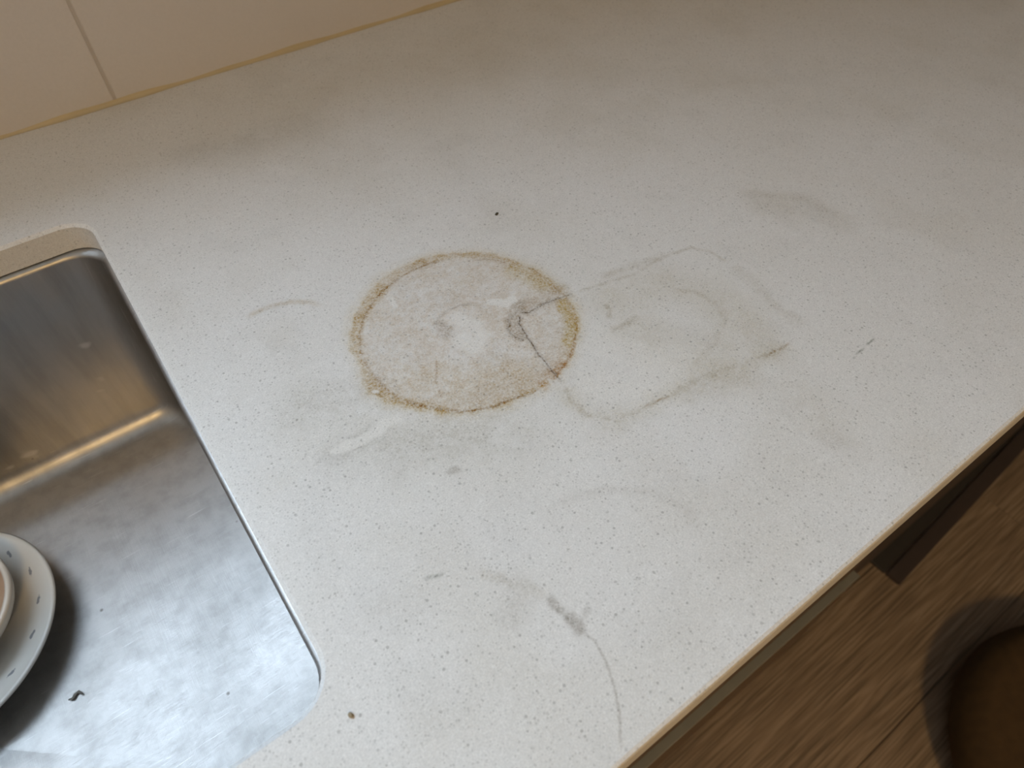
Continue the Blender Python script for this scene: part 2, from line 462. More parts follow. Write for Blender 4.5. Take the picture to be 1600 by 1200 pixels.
# ------------------------------------------------------------------ worktop
# stain outlines on the worktop surface, millimetres in worktop x, y
STAINS = {
    'ring_outer': [(85.1, 283.1), (95.6, 297.3), (107.4, 306.0), (122.3, 314.7), (139.0, 318.3), (158.2, 316.8), (174.8, 310.4), (189.0, 300.1), (197.2, 291.0), (204.5, 277.1), (210.7, 264.2), (211.7, 248.6), (211.7, 234.1), (208.4, 221.1), (201.4, 210.1), (193.2, 201.8), (184.0, 194.7), (173.9, 188.6), (163.2, 184.6), (152.2, 185.2), (135.4, 186.1), (120.3, 189.9), (107.2, 196.2), (96.4, 206.1), (86.2, 217.8), (78.7, 228.2), (74.2, 237.6), (75.7, 247.9), (80.2, 259.4), (81.3, 270.1), (85.1, 283.1)],
    'ring_in_a': [(83.9, 263.3), (83.5, 267.3), (89.4, 279.9), (95.7, 288.5), (103.2, 295.8), (111.1, 301.2), (120.5, 306.5), (132.5, 309.5), (144.2, 311.5), (157.0, 310.7), (170.6, 306.3)],
    'ring_in_b': [(183.4, 300.2), (182.0, 295.8), (189.5, 292.6), (194.7, 287.3), (198.7, 281.3)],
    'ring_in_c': [(83.2, 265.0), (81.9, 256.3), (81.9, 243.4), (83.1, 231.7), (87.6, 220.1), (94.0, 211.6), (100.8, 204.5)],
    'ring_in_d': [(100.8, 204.5), (107.9, 197.3), (116.3, 192.8), (125.6, 188.8), (129.2, 189.0), (136.2, 187.2), (146.5, 184.2), (153.9, 184.5)],
    'ring_right': [(193.2, 203.0), (187.4, 196.5), (179.3, 191.9), (170.9, 188.4), (163.8, 185.4)],
    'tan_left': [(82.8, 272.2), (88.3, 282.7), (96.6, 292.5), (107.7, 300.8), (121.0, 308.3)],
    'tan_top': [(128.8, 312.2), (149.5, 314.6), (167.2, 311.1), (182.4, 303.3), (196.5, 289.9)],
    'tan_low': [(79.4, 253.3), (77.6, 240.8), (81.6, 228.9), (87.5, 218.0), (99.6, 203.8)],
    'yellow_a': [(199.1, 271.1), (202.9, 262.3), (205.2, 250.3)],
    'yellow_b': [(205.8, 229.9), (201.7, 218.5), (194.3, 207.4), (187.8, 202.5)],
    'red': [(156.8, 185.8), (164.3, 187.3), (172.1, 191.1)],
    'crack_a': [(178.4, 239.4), (183.6, 236.4), (193.7, 236.6), (201.3, 236.0), (209.3, 234.4), (216.8, 233.3)],
    'crack_b': [(177.8, 237.8), (173.0, 231.9), (169.6, 215.0), (167.8, 206.3), (167.2, 198.2), (166.1, 188.3), (165.6, 180.0)],
    'gblob': [(183.4, 246.1), (177.2, 241.0), (170.8, 237.5), (166.7, 230.6), (167.1, 223.2)],
    'gblob_edge': [(179.4, 242.1), (174.9, 239.9), (169.8, 238.9), (168.6, 235.1), (164.8, 232.6), (164.2, 227.8), (165.2, 223.3), (167.1, 219.4)],
    'pale_c': [(145.3, 255.9), (150.0, 245.9), (147.8, 235.9), (139.2, 231.3), (137.9, 241.7)],
    'pale_d': [(170.1, 257.2), (176.6, 251.1), (182.5, 251.0)],
    'pale_e': [(119.7, 297.8), (120.6, 294.4), (119.3, 289.7)],
    'pale_f': [(76.4, 237.1), (77.5, 236.3)],
    'pale_g': [(76.0, 213.4), (69.6, 214.9), (62.6, 212.7), (52.9, 212.6), (40.6, 214.5)],
    'inner_line': [(117.1, 238.1), (112.3, 229.6), (108.0, 223.4), (106.3, 216.6), (104.4, 210.2)],
    'inner_arc': [(129.5, 259.4), (133.9, 264.2), (143.1, 267.0), (152.9, 266.1), (162.0, 261.6)],
    'gray_b': [(133.0, 256.9), (132.9, 251.7)],
    'rect_top': [(216.8, 233.3), (236.6, 229.1), (257.9, 224.1), (286.9, 224.6), (309.0, 220.6), (315.8, 210.0), (317.4, 194.8)],
    'rect_top_band': [(238.0, 234.0), (252.9, 232.2), (269.8, 229.1), (294.1, 224.1)],
    'rect_right': [(317.4, 194.8), (317.5, 175.0), (312.8, 155.4), (311.1, 142.8), (314.0, 127.4)],
    'rect_low': [(165.6, 180.0), (163.4, 170.9), (161.8, 161.6), (164.1, 152.3), (174.3, 142.8), (191.0, 140.5), (209.6, 138.0), (232.3, 137.0), (255.0, 131.1), (271.9, 126.8), (297.1, 124.1)],
    'mark_a': [(191.0, 140.5), (209.3, 137.7)],
    'mark_b': [(271.9, 126.8), (297.1, 124.1)],
    'arc_in': [(265.4, 200.3), (279.3, 191.0), (282.8, 182.0), (283.8, 171.5), (277.4, 161.1), (262.5, 152.9), (242.7, 147.3), (221.9, 144.5)],
    'pale_h': [(205.3, 186.7), (217.0, 165.9), (235.2, 152.7)],
    'pale_i': [(180.3, 168.8), (191.9, 154.7), (216.0, 148.8)],
    'brown_s': [(226.9, 214.7), (225.8, 208.6), (220.0, 201.9)],
    'brown_t': [(212.1, 194.5), (228.4, 192.5), (237.2, 193.5)],
    'scratch': [(313.9, 95.2), (327.3, 96.6), (339.0, 97.6)],
    'up_right': [(375.6, 248.5), (387.7, 237.8), (400.4, 224.9), (413.6, 212.5), (416.7, 188.4), (425.7, 171.4)],
    'up_right_fill': [(384.1, 225.6), (402.3, 206.1), (412.6, 180.9)],
    'left_arc': [(37.9, 333.6), (46.8, 335.2), (55.9, 334.8), (67.3, 331.4), (78.0, 323.7), (85.3, 311.5)],
    'streak': [(40.8, 127.2), (45.8, 125.1), (52.0, 123.3)],
    'arc_b': [(62.1, 116.4), (71.1, 105.3), (79.6, 93.5), (82.8, 85.2)],
    'arc_dark': [(82.6, 86.9), (83.3, 81.6), (84.2, 76.7), (85.0, 72.2)],
    'arc_blob': [(85.0, 72.2), (85.0, 67.3)],
    'arc_blob2': [(88.1, 69.2), (94.0, 71.0)],
    'arc_line': [(84.7, 66.4), (87.3, 59.0), (85.8, 50.1), (82.0, 40.3), (76.8, 30.8), (67.1, 18.9)],
    'arc_smudge': [(74.4, 102.9), (70.6, 92.6), (63.1, 87.3)],
    'spot': [(82.0, 168.6), (85.9, 167.3)],
    'faint_arc': [(103.1, 118.5), (114.8, 120.8), (126.8, 118.8), (144.0, 111.3), (158.5, 98.1), (166.5, 79.1), (156.8, 60.9)],
    'sm_a': [(38.2, 213.3), (47.8, 213.8), (52.9, 212.6)],
    'sm_b': [(37.1, 250.1), (54.4, 245.7), (74.3, 245.4)],
    'sm_c': [(67.4, 197.1), (88.8, 186.7), (108.1, 172.7)],
    'sm_d': [(74.8, 526.1), (112.0, 515.4), (150.1, 516.0)],
    'sm_e': [(8.1, 180.8), (5.9, 162.1), (-5.7, 151.5)],
    'sm_f': [(9.0, 129.9), (29.1, 119.0)],
    'sm_g': [(221.2, 133.6), (236.2, 128.4), (254.5, 120.9)],
    'sm_h': [(264.3, 96.8), (267.4, 73.0)],
    'sm_i': [(240.0, 417.4), (219.1, 334.0)],
    'sm_j': [(45.1, 302.5), (53.1, 284.3)],
    'sm_k': [(257.1, 65.0), (261.4, 51.9)],
    'under': [(40.0, 248.0), (57.8, 221.9), (86.0, 188.7), (122.7, 169.7)],
    'shade_a': [(184.3, 242.7), (198.8, 240.6), (213.0, 240.3)],
    'low_half': [(97.3, 234.6), (118.5, 213.5), (147.7, 198.1)],
    'wash': [(233.3, 212.9), (271.5, 206.8), (285.4, 175.2), (280.9, 144.7), (238.2, 150.6), (227.7, 183.2)],
}


def vnoise(X, Y, cell, seed, oct=3):
    """value noise in -1..1, cell in mm"""
    out = np.zeros_like(X)
    amp, tot = 1.0, 0.0
    for o_ in range(oct):
        g = np.random.default_rng(seed + o_ * 101).uniform(-1, 1, (257, 257))
        u = (X / cell + 40.3 + 11 * o_); w = (Y / cell + 57.7 + 7 * o_)
        iu = np.floor(u).astype(int); iw = np.floor(w).astype(int)
        fu = u - iu; fw = w - iw
        fu = fu * fu * (3 - 2 * fu); fw = fw * fw * (3 - 2 * fw)
        iu %= 256; iw %= 256
        out += amp * ((g[iu, iw] * (1 - fu) + g[iu + 1, iw] * fu) * (1 - fw) + (g[iu, iw + 1] * (1 - fu) + g[iu + 1, iw + 1] * fu) * fw)
        tot += amp
        amp *= 0.55
        cell = cell / 2.0
    return out / tot

def spaced(a, b, step):
    n = max(1, int(round((b - a) / step)))
    return np.linspace(a, b, n + 1)[:-1]

CH = 0.0022                  # arris on the cut edges
gx = np.concatenate([spaced(X_S + CH, 0.060, 0.0012), spaced(0.060, 0.232, 0.0005), spaced(0.232, 0.42, 0.0009), spaced(0.42, 0.95, 0.003), np.linspace(0.95, 1.75, 20)])
gy = np.concatenate([spaced(Y_FRONT + CH, 0.170, 0.0011), spaced(0.170, 0.325, 0.0005), spaced(0.325, 0.40, 0.0012), spaced(0.40, Y_WALL, 0.003), [Y_WALL + 0.004]])
GX, GY = np.meshgrid(gx, gy, indexing='ij')
PX = GX.ravel() * 1000.0
PY = GY.ravel() * 1000.0
TINT = np.ones((PX.size, 3))
w1 = vnoise(PX, PY, 7.0, 3); w2 = vnoise(PX, PY, 7.0, 33)
v1 = vnoise(PX, PY, 2.6, 5, 2); v2 = vnoise(PX, PY, 2.6, 55, 2)
patchy = vnoise(PX, PY, 12.0, 8, 4)
fineN = vnoise(PX, PY, 3.0, 9, 3)

def dist(name, warp=0.8, fine=0.35, reach=30.0):
    P = np.array(STAINS[name])
    lo_ = P.min(0) - reach; hi_ = P.max(0) + reach
    idx = np.nonzero((PX > lo_[0]) & (PX < hi_[0]) & (PY > lo_[1]) & (PY < hi_[1]))[0]
    x = PX[idx] + warp * w1[idx] + fine * v1[idx]
    y = PY[idx] + warp * w2[idx] + fine * v2[idx]
    best = np.full(idx.size, 1e9); tpar = np.zeros(idx.size)
    n = len(P) - 1
    for i in range(n):
        a, bb = P[i], P[i + 1]
        d = bb - a
        t = np.clip(((x - a[0]) * d[0] + (y - a[1]) * d[1]) / (d @ d + 1e-9), 0, 1)
        q = np.hypot(x - a[0] - t * d[0], y - a[1] - t * d[1])
        upd = q < best
        best[upd] = q[upd]; tpar[upd] = (i + t[upd]) / n
    return idx, best, tpar

def sstep(e0, e1, x):
    t = np.clip((x - e0) / (e1 - e0), 0, 1)
    return t * t * (3 - 2 * t)

def stroke(name, width, amount, col, soft=0.6, warp=0.8, fine=0.35, patch=0.5, taper=0.0):
    idx, d, t = dist(name, warp, fine, width * (1 + soft) * 1.5 + 4)
    mk = 1 - sstep(width * (1 - soft), width * (1 + soft), d)
    if taper > 0:
        mk *= sstep(0, taper, t) * sstep(0, taper, 1 - t)
    mk *= np.clip(1 + patch * (1.2 * patchy[idx] + 0.9 * fineN[idx]), 0, 1.6)
    a = np.clip(mk * amount, 0, 1)[:, None]
    TINT[idx] *= 1 - a * (1 - np.array(col))

def inside(name, warp=0.8, fine=0.35):
    P = np.array(STAINS[name])
    x = PX + warp * w1 + fine * v1
    y = PY + warp * w2 + fine * v2
    c = np.zeros(PX.size, bool)
    for i in range(len(P) - 1):
        (x0, y0), (x1, y1) = P[i], P[i + 1]
        if y0 == y1:
            continue
        c ^= ((y0 > y) != (y1 > y)) & (x < (x1 - x0) * (y - y0) / (y1 - y0) + x0)
    return c

def pale(name, width, amount, soft=0.4, warp=1.5):
    idx, d, t = dist(name, warp, 0.6, width * 2 + 4)
    mk = (1 - sstep(width * (1 - soft), width * (1 + soft), d)) * amount
    TINT[idx] += (np.array((1.05, 1.045, 1.03)) - TINT[idx]) * mk[:, None]

BROWN = (0.58, 0.45, 0.30); TAN = (0.84, 0.745, 0.575); YEL = (0.84, 0.74, 0.50); GREY = (0.52, 0.49, 0.45)
DARK = (0.28, 0.23, 0.18); RUST = (0.80, 0.64, 0.50); DIRT = (0.70, 0.66, 0.58)
# general grime on the worktop
TINT *= 1 - (0.055 * sstep(0.0, 0.55, vnoise(PX, PY, 60.0, 21, 4)))[:, None] * np.array((0.75, 0.9, 1.2))
TINT *= 1 - (0.03 * sstep(0.15, 0.5, vnoise(PX, PY, 22.0, 27, 4)))[:, None]
# inside of the ring: slightly etched, beige
ins = inside('ring_outer')
fill = ins * (0.66 + 0.45 * patchy + 0.55 * fineN)
TINT *= 1 - np.clip(fill, 0, 1)[:, None] * (1 - np.array((0.86, 0.79, 0.71)))
stroke('wash', 15, 0.50, (0.86, 0.83, 0.76), 0.9, 3, 0.5)
stroke('under', 20, 0.34, (0.84, 0.83, 0.78), 0.95, 5, 0.8, 0.8)
stroke('shade_a', 4.5, 0.40, (0.72, 0.66, 0.58), 0.7, 1.8, 0.8, 0.5)
stroke('low_half', 12, 0.40, (0.90, 0.83, 0.70), 0.8, 4, 0.8, 0.7)
stroke('tan_left', 3.6, 0.75, TAN, 0.6, 0.9, 0.5, 0.5)
stroke('tan_top', 2.8, 0.55, TAN, 0.7, 0.9, 0.5, 0.5)
stroke('tan_low', 3.2, 0.65, TAN, 0.7, 1.0, 0.6, 0.6)
stroke('ring_outer', 1.5, 0.45, TAN, 0.9, 1.2, 0.7, 0.9)
stroke('ring_outer', 5.0, 0.34, TAN, 0.9, 1.5, 0.6, 0.7)
stroke('yellow_a', 6.5, 0.65, YEL, 0.6, 2.0, 0.8, 0.5)
stroke('yellow_b', 4.0, 0.80, YEL, 0.6, 1.5, 0.8, 0.5)
stroke('red', 4.0, 0.55, RUST, 0.7, 1.5, 1.0, 0.9)
stroke('ring_right', 1.0, 0.45, (0.66, 0.47, 0.32), 0.8, 0.7, 0.5, 0.8)
for nm, wd, am in (('ring_in_a', 0.7, 0.50), ('ring_in_b', 0.6, 0.42), ('ring_in_c', 0.8, 0.34), ('ring_in_d', 0.42, 0.60)):
    stroke(nm, wd, am, BROWN, 0.7, 0.5, 0.35, 0.6, 0.06)
    stroke(nm, wd * 3.2, am * 0.35, BROWN, 0.9, 0.8, 0.5, 0.6, 0.06)
stroke('gblob', 4.0, 0.46, (0.60, 0.55, 0.48), 0.45, 1.6, 0.9, 0.4)
stroke('gblob_edge', 0.6, 0.50, GREY, 0.8, 0.8, 0.6, 0.6)
stroke('gray_b', 5.0, 0.34, GREY, 0.8, 2.0, 1.2, 0.9)
stroke('crack_a', 0.46, 0.70, DARK, 0.7, 0.4, 0.6, 0.7, 0.12)
stroke('crack_a', 2.2, 0.32, GREY, 0.9, 0.6, 0.6, 0.6, 0.05)
stroke('crack_b', 0.42, 0.66, DARK, 0.7, 0.4, 0.55, 0.7, 0.06)
stroke('crack_b', 1.6, 0.30, GREY, 0.9, 0.5, 0.5, 0.5, 0.05)
stroke('inner_line', 0.6, 0.40, BROWN, 0.8, 0.7, 0.5, 0.9, 0.1)
stroke('inner_arc', 0.9, 0.28, GREY, 0.9, 0.8, 0.5, 0.8, 0.15)
pale('pale_c', 6.0, 0.75, 0.6, 4.0); pale('pale_d', 3.4, 0.85, 0.3, 1.6); pale('pale_e', 1.8, 0.80, 0.35, 0.6)
pale('pale_f', 1.1, 0.85, 0.3, 0.4); pale('pale_h', 11, 0.6, 0.7, 3); pale('pale_i', 11, 0.7, 0.7, 3)
stroke('rect_top', 1.1, 0.34, DIRT, 0.95, 0.9, 0.7, 0.9, 0.05)
stroke('rect_top_band', 2.8, 0.36, DIRT, 0.95, 1.6, 1.0, 0.8, 0.2)
stroke('rect_right', 4.2, 0.28, DIRT, 0.95, 2.0, 0.9, 0.8, 0.12)
stroke('rect_low', 1.5, 0.26, DIRT, 0.95, 1.4, 0.9, 1.0, 0.04)
stroke('rect_low', 6.0, 0.20, (0.72, 0.66, 0.50), 0.95, 3.5, 0.6, 0.8, 0.05)
stroke('mark_a', 0.55, 0.55, BROWN, 0.7, 0.4, 0.3, 0.6, 0.2); stroke('mark_b', 0.5, 0.48, BROWN, 0.7, 0.4, 0.3, 0.6, 0.2)
stroke('arc_in', 2.2, 0.25, DIRT, 0.95, 1.3, 0.7, 0.8, 0.15)
stroke('brown_s', 1.5, 0.50, DIRT, 0.8, 0.8, 0.5, 0.5, 0.2); stroke('brown_t', 2.2, 0.32, DIRT, 0.95, 1.4, 0.8, 0.8, 0.2)
stroke('scratch', 0.35, 0.75, (0.30, 0.33, 0.28), 0.5, 0.1, 0.05, 0.1, 0.1)
stroke('up_right', 4.0, 0.25, DIRT, 0.95, 1.6, 0.5, 0.5, 0.25); stroke('up_right_fill', 11, 0.22, DIRT, 0.9, 2, 0.5, 0.5)
stroke('left_arc', 1.8, 0.44, (0.72, 0.62, 0.48), 0.8, 0.5, 0.3, 0.5, 0.2)
stroke('streak', 0.9, 0.55, (0.50, 0.52, 0.50), 0.8, 0.4, 0.3, 0.4, 0.3)
stroke('arc_b', 2.6, 0.24, DIRT, 0.9, 1.2, 0.8, 0.9, 0.12); stroke('arc_dark', 1.8, 0.55, GREY, 0.8, 0.9, 0.8, 0.8, 0.2)
stroke('arc_blob', 2.6, 0.70, GREY, 0.6, 0.9, 0.9, 0.4); stroke('arc_blob2', 1.6, 0.32, GREY, 0.8, 0.9, 0.6, 0.6)
stroke('arc_line', 0.6, 0.42, GREY, 0.8, 0.4, 0.25, 0.4, 0.08); stroke('arc_smudge', 6, 0.13, GREY, 0.9, 2, 0.8, 0.8)
stroke('spot', 2.0, 0.50, GREY, 0.5, 1.0, 0.7, 0.5)
stroke('faint_arc', 2.5, 0.12, GREY, 0.8, 1.0, 0.4, 0.5, 0.2)
for nm, wd, am in (('sm_a', 6, .34), ('sm_b', 12, .20), ('sm_c', 12, .17), ('sm_d', 16, .22), ('sm_e', 9, .18), ('sm_f', 9, .16), ('sm_g', 7, .32), ('sm_h', 14, .22), ('sm_i', 12, .10), ('sm_j', 5, .22), ('sm_k', 7, .18)):
    stroke(nm, wd, am * 0.62, (0.70, 0.64, 0.52) if nm in ('sm_g', 'sm_h') else GREY, 0.95, 3.0, 0.8, 0.9)
pale('pale_g', 3.2, 0.85, 0.35, 1.6)
TINT = np.clip(TINT, 0.03, 1.08)
TINT = 1 + (TINT - 1) * sstep(0.0, 22.0, PX - PX.min())[:, None]

nx, ny = GX.shape
Vv = [np.c_[GX.ravel(), GY.ravel(), np.full(GX.size, ZT)]]
ii = np.arange(nx * ny).reshape(nx, ny)
Fq = [np.stack([ii[:-1, :-1].ravel(), ii[1:, :-1].ravel(), ii[1:, 1:].ravel(), ii[:-1, 1:].ravel()], 1)]
extraV, extraF = [], []
base_n = nx * ny
def ev(p):
    extraV.append(tuple(p)); return base_n + len(extraV) - 1
XR, XL = float(gx[-1]), -1.05
R_C = 0.020
o_out = rrect(X_SL - CH, X_S + CH, Y_SF - CH, Y_SB + CH, R_C + CH, 8)
o_in = rrect(X_SL, X_S, Y_SF, Y_SB, R_C, 8)
nO = len(o_out)
xg0, yg0, yg1 = float(gx[0]), float(gy[0]), float(gy[-1])
# back-left strip: quads between hole outline and wall line
top_ids = [ev((x, y, ZT)) for x, y in o_out]
# outline order: corner(right,back) 0..8, (left,back) 9..17, (left,front) 18..26, (right,front) 27..35
def strip(ids, yline):
    ln = [ev((extraV[i - base_n][0], yline, ZT)) for i in ids]
    for a in range(len(ids) - 1):
        extraF.append((ids[a], ids[a + 1], ln[a + 1], ln[a]))
strip(top_ids[0:18], yg1)
strip(top_ids[18:36], yg0)
# left block
xl0 = X_SL - CH
extraF.append((ev((XL, yg0, ZT)), ev((xl0, yg0, ZT)), ev((xl0, yg1, ZT)), ev((XL, yg1, ZT))))
# hole arris and cut face
mid_ids = [ev((x, y, ZT - CH * 0.9)) for x, y in o_in]
low_ids = [ev((x, y, ZT - SLAB)) for x, y in o_in]
for a in range(nO):
    b2 = (a + 1) % nO
    extraF.append((top_ids[a], mid_ids[a], mid_ids[b2], top_ids[b2]))
    extraF.append((mid_ids[a], low_ids[a], low_ids[b2], mid_ids[b2]))
# front arris, apron face, underside
A0 = (ev((XL, yg0, ZT)), ev((XR, yg0, ZT)))
prev = A0
for (yy, zz) in ((Y_FRONT + CH * 0.3, ZT - CH * 0.3), (Y_FRONT, ZT - CH), (Y_FRONT, ZT - 0.036), (Y_FRONT + 0.002, ZT - 0.038), (Y_FRONT + 0.02, ZT - 0.038), (Y_FRONT + 0.02, ZT - SLAB)):
    cur = (ev((XL, yy, zz)), ev((XR, yy, zz)))
    extraF.append((prev[0], cur[0], cur[1], prev[1]))
    prev = cur
# underside around the hole
ub = [ev((x, yg1, ZT - SLAB)) for x, y in o_in[0:18]]
for a in range(17):
    extraF.append((low_ids[a], ub[a], ub[a + 1], low_ids[a + 1]))
uf = [ev((x, Y_FRONT + 0.02, ZT - SLAB)) for x, y in o_in[18:36]]
for a in range(17):
    extraF.append((low_ids[18 + a], uf[a], uf[a + 1], low_ids[19 + a]))
for xa, xb in ((XL, X_SL), (X_S, XR)):
    extraF.append((ev((xa, Y_FRONT + 0.02, ZT - SLAB)), ev((xa, yg1, ZT - SLAB)), ev((xb, yg1, ZT - SLAB)), ev((xb, Y_FRONT + 0.02, ZT - SLAB))))
# ends and back
for xx in (XL, XR):
    extraF.append((ev((xx, Y_FRONT, ZT - SLAB)), ev((xx, yg1, ZT - SLAB)), ev((xx, yg1, ZT)), ev((xx, Y_FRONT, ZT))))
extraF.append((ev((XL, yg1, ZT - SLAB)), ev((XL, yg1, ZT)), ev((XR, yg1, ZT)), ev((XR, yg1, ZT - SLAB))))
hc = np.array(((X_SL + X_S) / 2, (Y_SF + Y_SB) / 2, ZT + 0.1))
EV = np.array(extraV)
for i_, f_ in enumerate(extraF):
    q = EV[np.array(f_) - base_n]
    cen = q.mean(0)
    nrm = np.cross(q[2] - q[0], q[3] - q[1])
    if np.all(q[:, 2] > ZT - 1e-6): want = np.array((0, 0, 1.0))
    elif np.all(q[:, 2] < ZT - SLAB + 1e-6) and np.ptp(q[:, 2]) < 1e-6: want = np.array((0, 0, -1.0))
    elif np.ptp(q[:, 0]) < 1e-6 and (abs(cen[0] - XL) < 1e-6 or abs(cen[0] - XR) < 1e-6): want = np.array((1.0 if cen[0] > 0 else -1.0, 0, 0))
    elif cen[1] < Y_FRONT + 0.012: want = np.array((0, -1.0, 0.5))
    elif cen[1] > yg1 - 1e-6: want = np.array((0, 1.0, 0))
    else: want = hc - cen
    if nrm @ want < 0:
        extraF[i_] = tuple(reversed(f_))
allV = np.concatenate(Vv + [np.array(extraV)]).astype(np.float32)
quads = np.concatenate(Fq + [np.array(extraF)]).astype(np.int32)
me = bpy.data.meshes.new('worktop')
me.vertices.add(len(allV)); me.vertices.foreach_set('co', allV.ravel())
me.loops.add(quads.size); me.loops.foreach_set('vertex_index', quads.ravel())
me.polygons.add(len(quads)); me.polygons.foreach_set('loop_start', np.arange(0, quads.size, 4, dtype=np.int32))
me.polygons.foreach_set('use_smooth', np.zeros(len(quads), dtype=bool))
me.update(calc_edges=True)
me.validate()
at = me.attributes.new('stain', 'FLOAT_COLOR', 'POINT')
cols = np.ones((len(allV), 4), np.float32)
cols[:TINT.shape[0], :3] = TINT
at.data.foreach_set('color', cols.ravel())
me.materials.append(M_stone)
worktop = bpy.data.objects.new('worktop', me)
COL.objects.link(worktop)
tag(worktop, 'pale speckled quartz worktop with a brown ring stain and a sink opening', 'worktop')

# ------------------------------------------------------------------ sink
sink = empty('kitchen_sink', (-0.25, 0.30, Z_FLOOR_SINK))
tag(sink, 'undermounted brushed stainless steel sink set into the worktop', 'sink')
sv, sf = [], []
lev = []   # (inset, z, corner radius)
ZF = ZT - SLAB - 0.0006
lev.append((-0.022, ZF - 0.0, 0.040))
lev.append((-0.0005, ZF, 0.021))
for k in range(1, 6):                                   # rolled rim
    a = math.pi / 2 * k / 5
    lev.append((-0.0005 + 0.0042 * math.sin(a), ZF - 0.0042 * (1 - math.cos(a)), 0.021 + 0.002 * k / 5))
ZB = Z_FLOOR_SINK
RF = 0.018
in0, in1 = 0.0037, 0.0095
for k in range(1, 7):
    t = k / 6
    lev.append((in0 + (in1 - in0) * t, ZF - 0.0042 + (ZB + RF - ZF + 0.0042) * t, 0.023 + 0.003 * t))
for k in range(1, 9):
    a = math.pi / 2 * k / 8
    lev.append((in1 + RF * (1 - math.cos(a)), ZB + RF - RF * math.sin(a), 0.026 + 0.002 * k / 8))
NC = 10
rings = []
for ins_, z, r in lev:
    ir = ins_ if ins_ < in0 else in0 + (ins_ - in0) * 0.42      # steeper right wall
    pts = rrect(X_SL + ins_, X_S - ir, Y_SF + ins_, Y_SB - ins_, max(0.006, r), NC)
    rings.append([len(sv) + k for k in range(len(pts))])
    sv += [(x + 0.25, y - 0.30, z - Z_FLOOR_SINK) for x, y in pts]
n = len(rings[0])
for a, b2 in zip(rings[:-1], rings[1:]):
    for k in range(n):
        k2 = (k + 1) % n
        sf.append((a[k], b2[k], b2[k2], a[k2]))
# floor falls gently to the drain
last = rings[-1]
for s_, dz in ((0.6, -0.0006), (0.2, -0.0012)):
    cur = []
    for k in last:
        x, y, z = sv[rings[-1][last.index(k)]] if False else sv[k]
        cur.append(len(sv))
        sv.append((x * s_, y * s_, dz))
    for k in range(n):
        k2 = (k + 1) % n
        sf.append((last[k], cur[k], cur[k2], last[k2]))
    last = cur
sf.append(tuple(last))
bowl = link_mesh('basin', sv, sf, M_steel, sink, True)
dr = lathe('drain', [(0.0001, 0.0006), (0.018, 0.0006), (0.019, 0.0022), (0.038, 0.0022), (0.043, 0.0008), (0.044, -0.0008)], M_steel, sink, 48)
dr.location = (-0.06, -0.03, -0.0008)

# ------------------------------------------------------------------ crockery in the sink
M_china, nt, b = mat('glazed_china')
tc = N(nt, 'ShaderNodeTexCoord')
sx = N(nt, 'ShaderNodeSeparateXYZ'); L(nt, tc.outputs['Object'], sx.inputs[0])
ang = N(nt, 'ShaderNodeMath', operation='ARCTAN2'); L(nt, sx.outputs['Y'], ang.inputs[0]); L(nt, sx.outputs['X'], ang.inputs[1])
ln = N(nt, 'ShaderNodeVectorMath', operation='LENGTH')
cx = N(nt, 'ShaderNodeCombineXYZ'); L(nt, sx.outputs['X'], cx.inputs[0]); L(nt, sx.outputs['Y'], cx.inputs[1]); L(nt, cx.outputs[0], ln.inputs[0])
am = N(nt, 'ShaderNodeMath', operation='MULTIPLY'); am.inputs[1].default_value = 17 / (2 * math.pi); L(nt, ang.outputs[0], am.inputs[0])
fr = N(nt, 'ShaderNodeMath', operation='FRACT'); L(nt, am.outputs[0], fr.inputs[0])
# painted leaf dashes around the inside of the rim: ellipse in (angle, radius)
du = N(nt, 'ShaderNodeMath', operation='SUBTRACT'); du.inputs[1].default_value = 0.5; L(nt, fr.outputs[0], du.inputs[0])
du2 = N(nt, 'ShaderNodeMath', operation='DIVIDE'); du2.inputs[1].default_value = 0.13; L(nt, du.outputs[0], du2.inputs[0])
skew = N(nt, 'ShaderNodeMath', operation='MULTIPLY_ADD'); L(nt, du.outputs[0], skew.inputs[0]); skew.inputs[1].default_value = -0.006; skew.inputs[2].default_value = -0.0705
dv = N(nt, 'ShaderNodeMath', operation='ADD'); L(nt, ln.outputs['Value'], dv.inputs[0]); L(nt, skew.outputs[0], dv.inputs[1])
dv2 = N(nt, 'ShaderNodeMath', operation='DIVIDE'); dv2.inputs[1].default_value = 0.0013; L(nt, dv.outputs[0], dv2.inputs[0])
hh = N(nt, 'ShaderNodeCombineXYZ'); L(nt, du2.outputs[0], hh.inputs[0]); L(nt, dv2.outputs[0], hh.inputs[1])
hl = N(nt, 'ShaderNodeVectorMath', operation='LENGTH'); L(nt, hh.outputs[0], hl.inputs[0])
wob = noise(nt, tc.outputs['Object'], 420, 2)
ha = N(nt, 'ShaderNodeMath', operation='ADD'); L(nt, hl.outputs['Value'], ha.inputs[0]); L(nt, mapr(nt, wob, 0.3, 0.7, -0.3, 0.3), ha.inputs[1])
msk = mapr(nt, ha.outputs[0], 0.75, 1.1, 0.85, 0.0)
cc = mixc(nt, noise(nt, tc.outputs['Object'], 30, 3), (0.62, 0.61, 0.57), (0.70, 0.69, 0.66))
L(nt, mixc(nt, msk, cc, (0.20, 0.21, 0.24)), b.inputs['Base Color'])
b.inputs['Roughness'].default_value = 0.22
M_china2 = simple('cream_china', (0.66, 0.62, 0.56), 0.25, var=0.04)
M_broth = simple('brown_glaze_inside', (0.42, 0.29, 0.20), 0.3, var=0.10, scale=60)

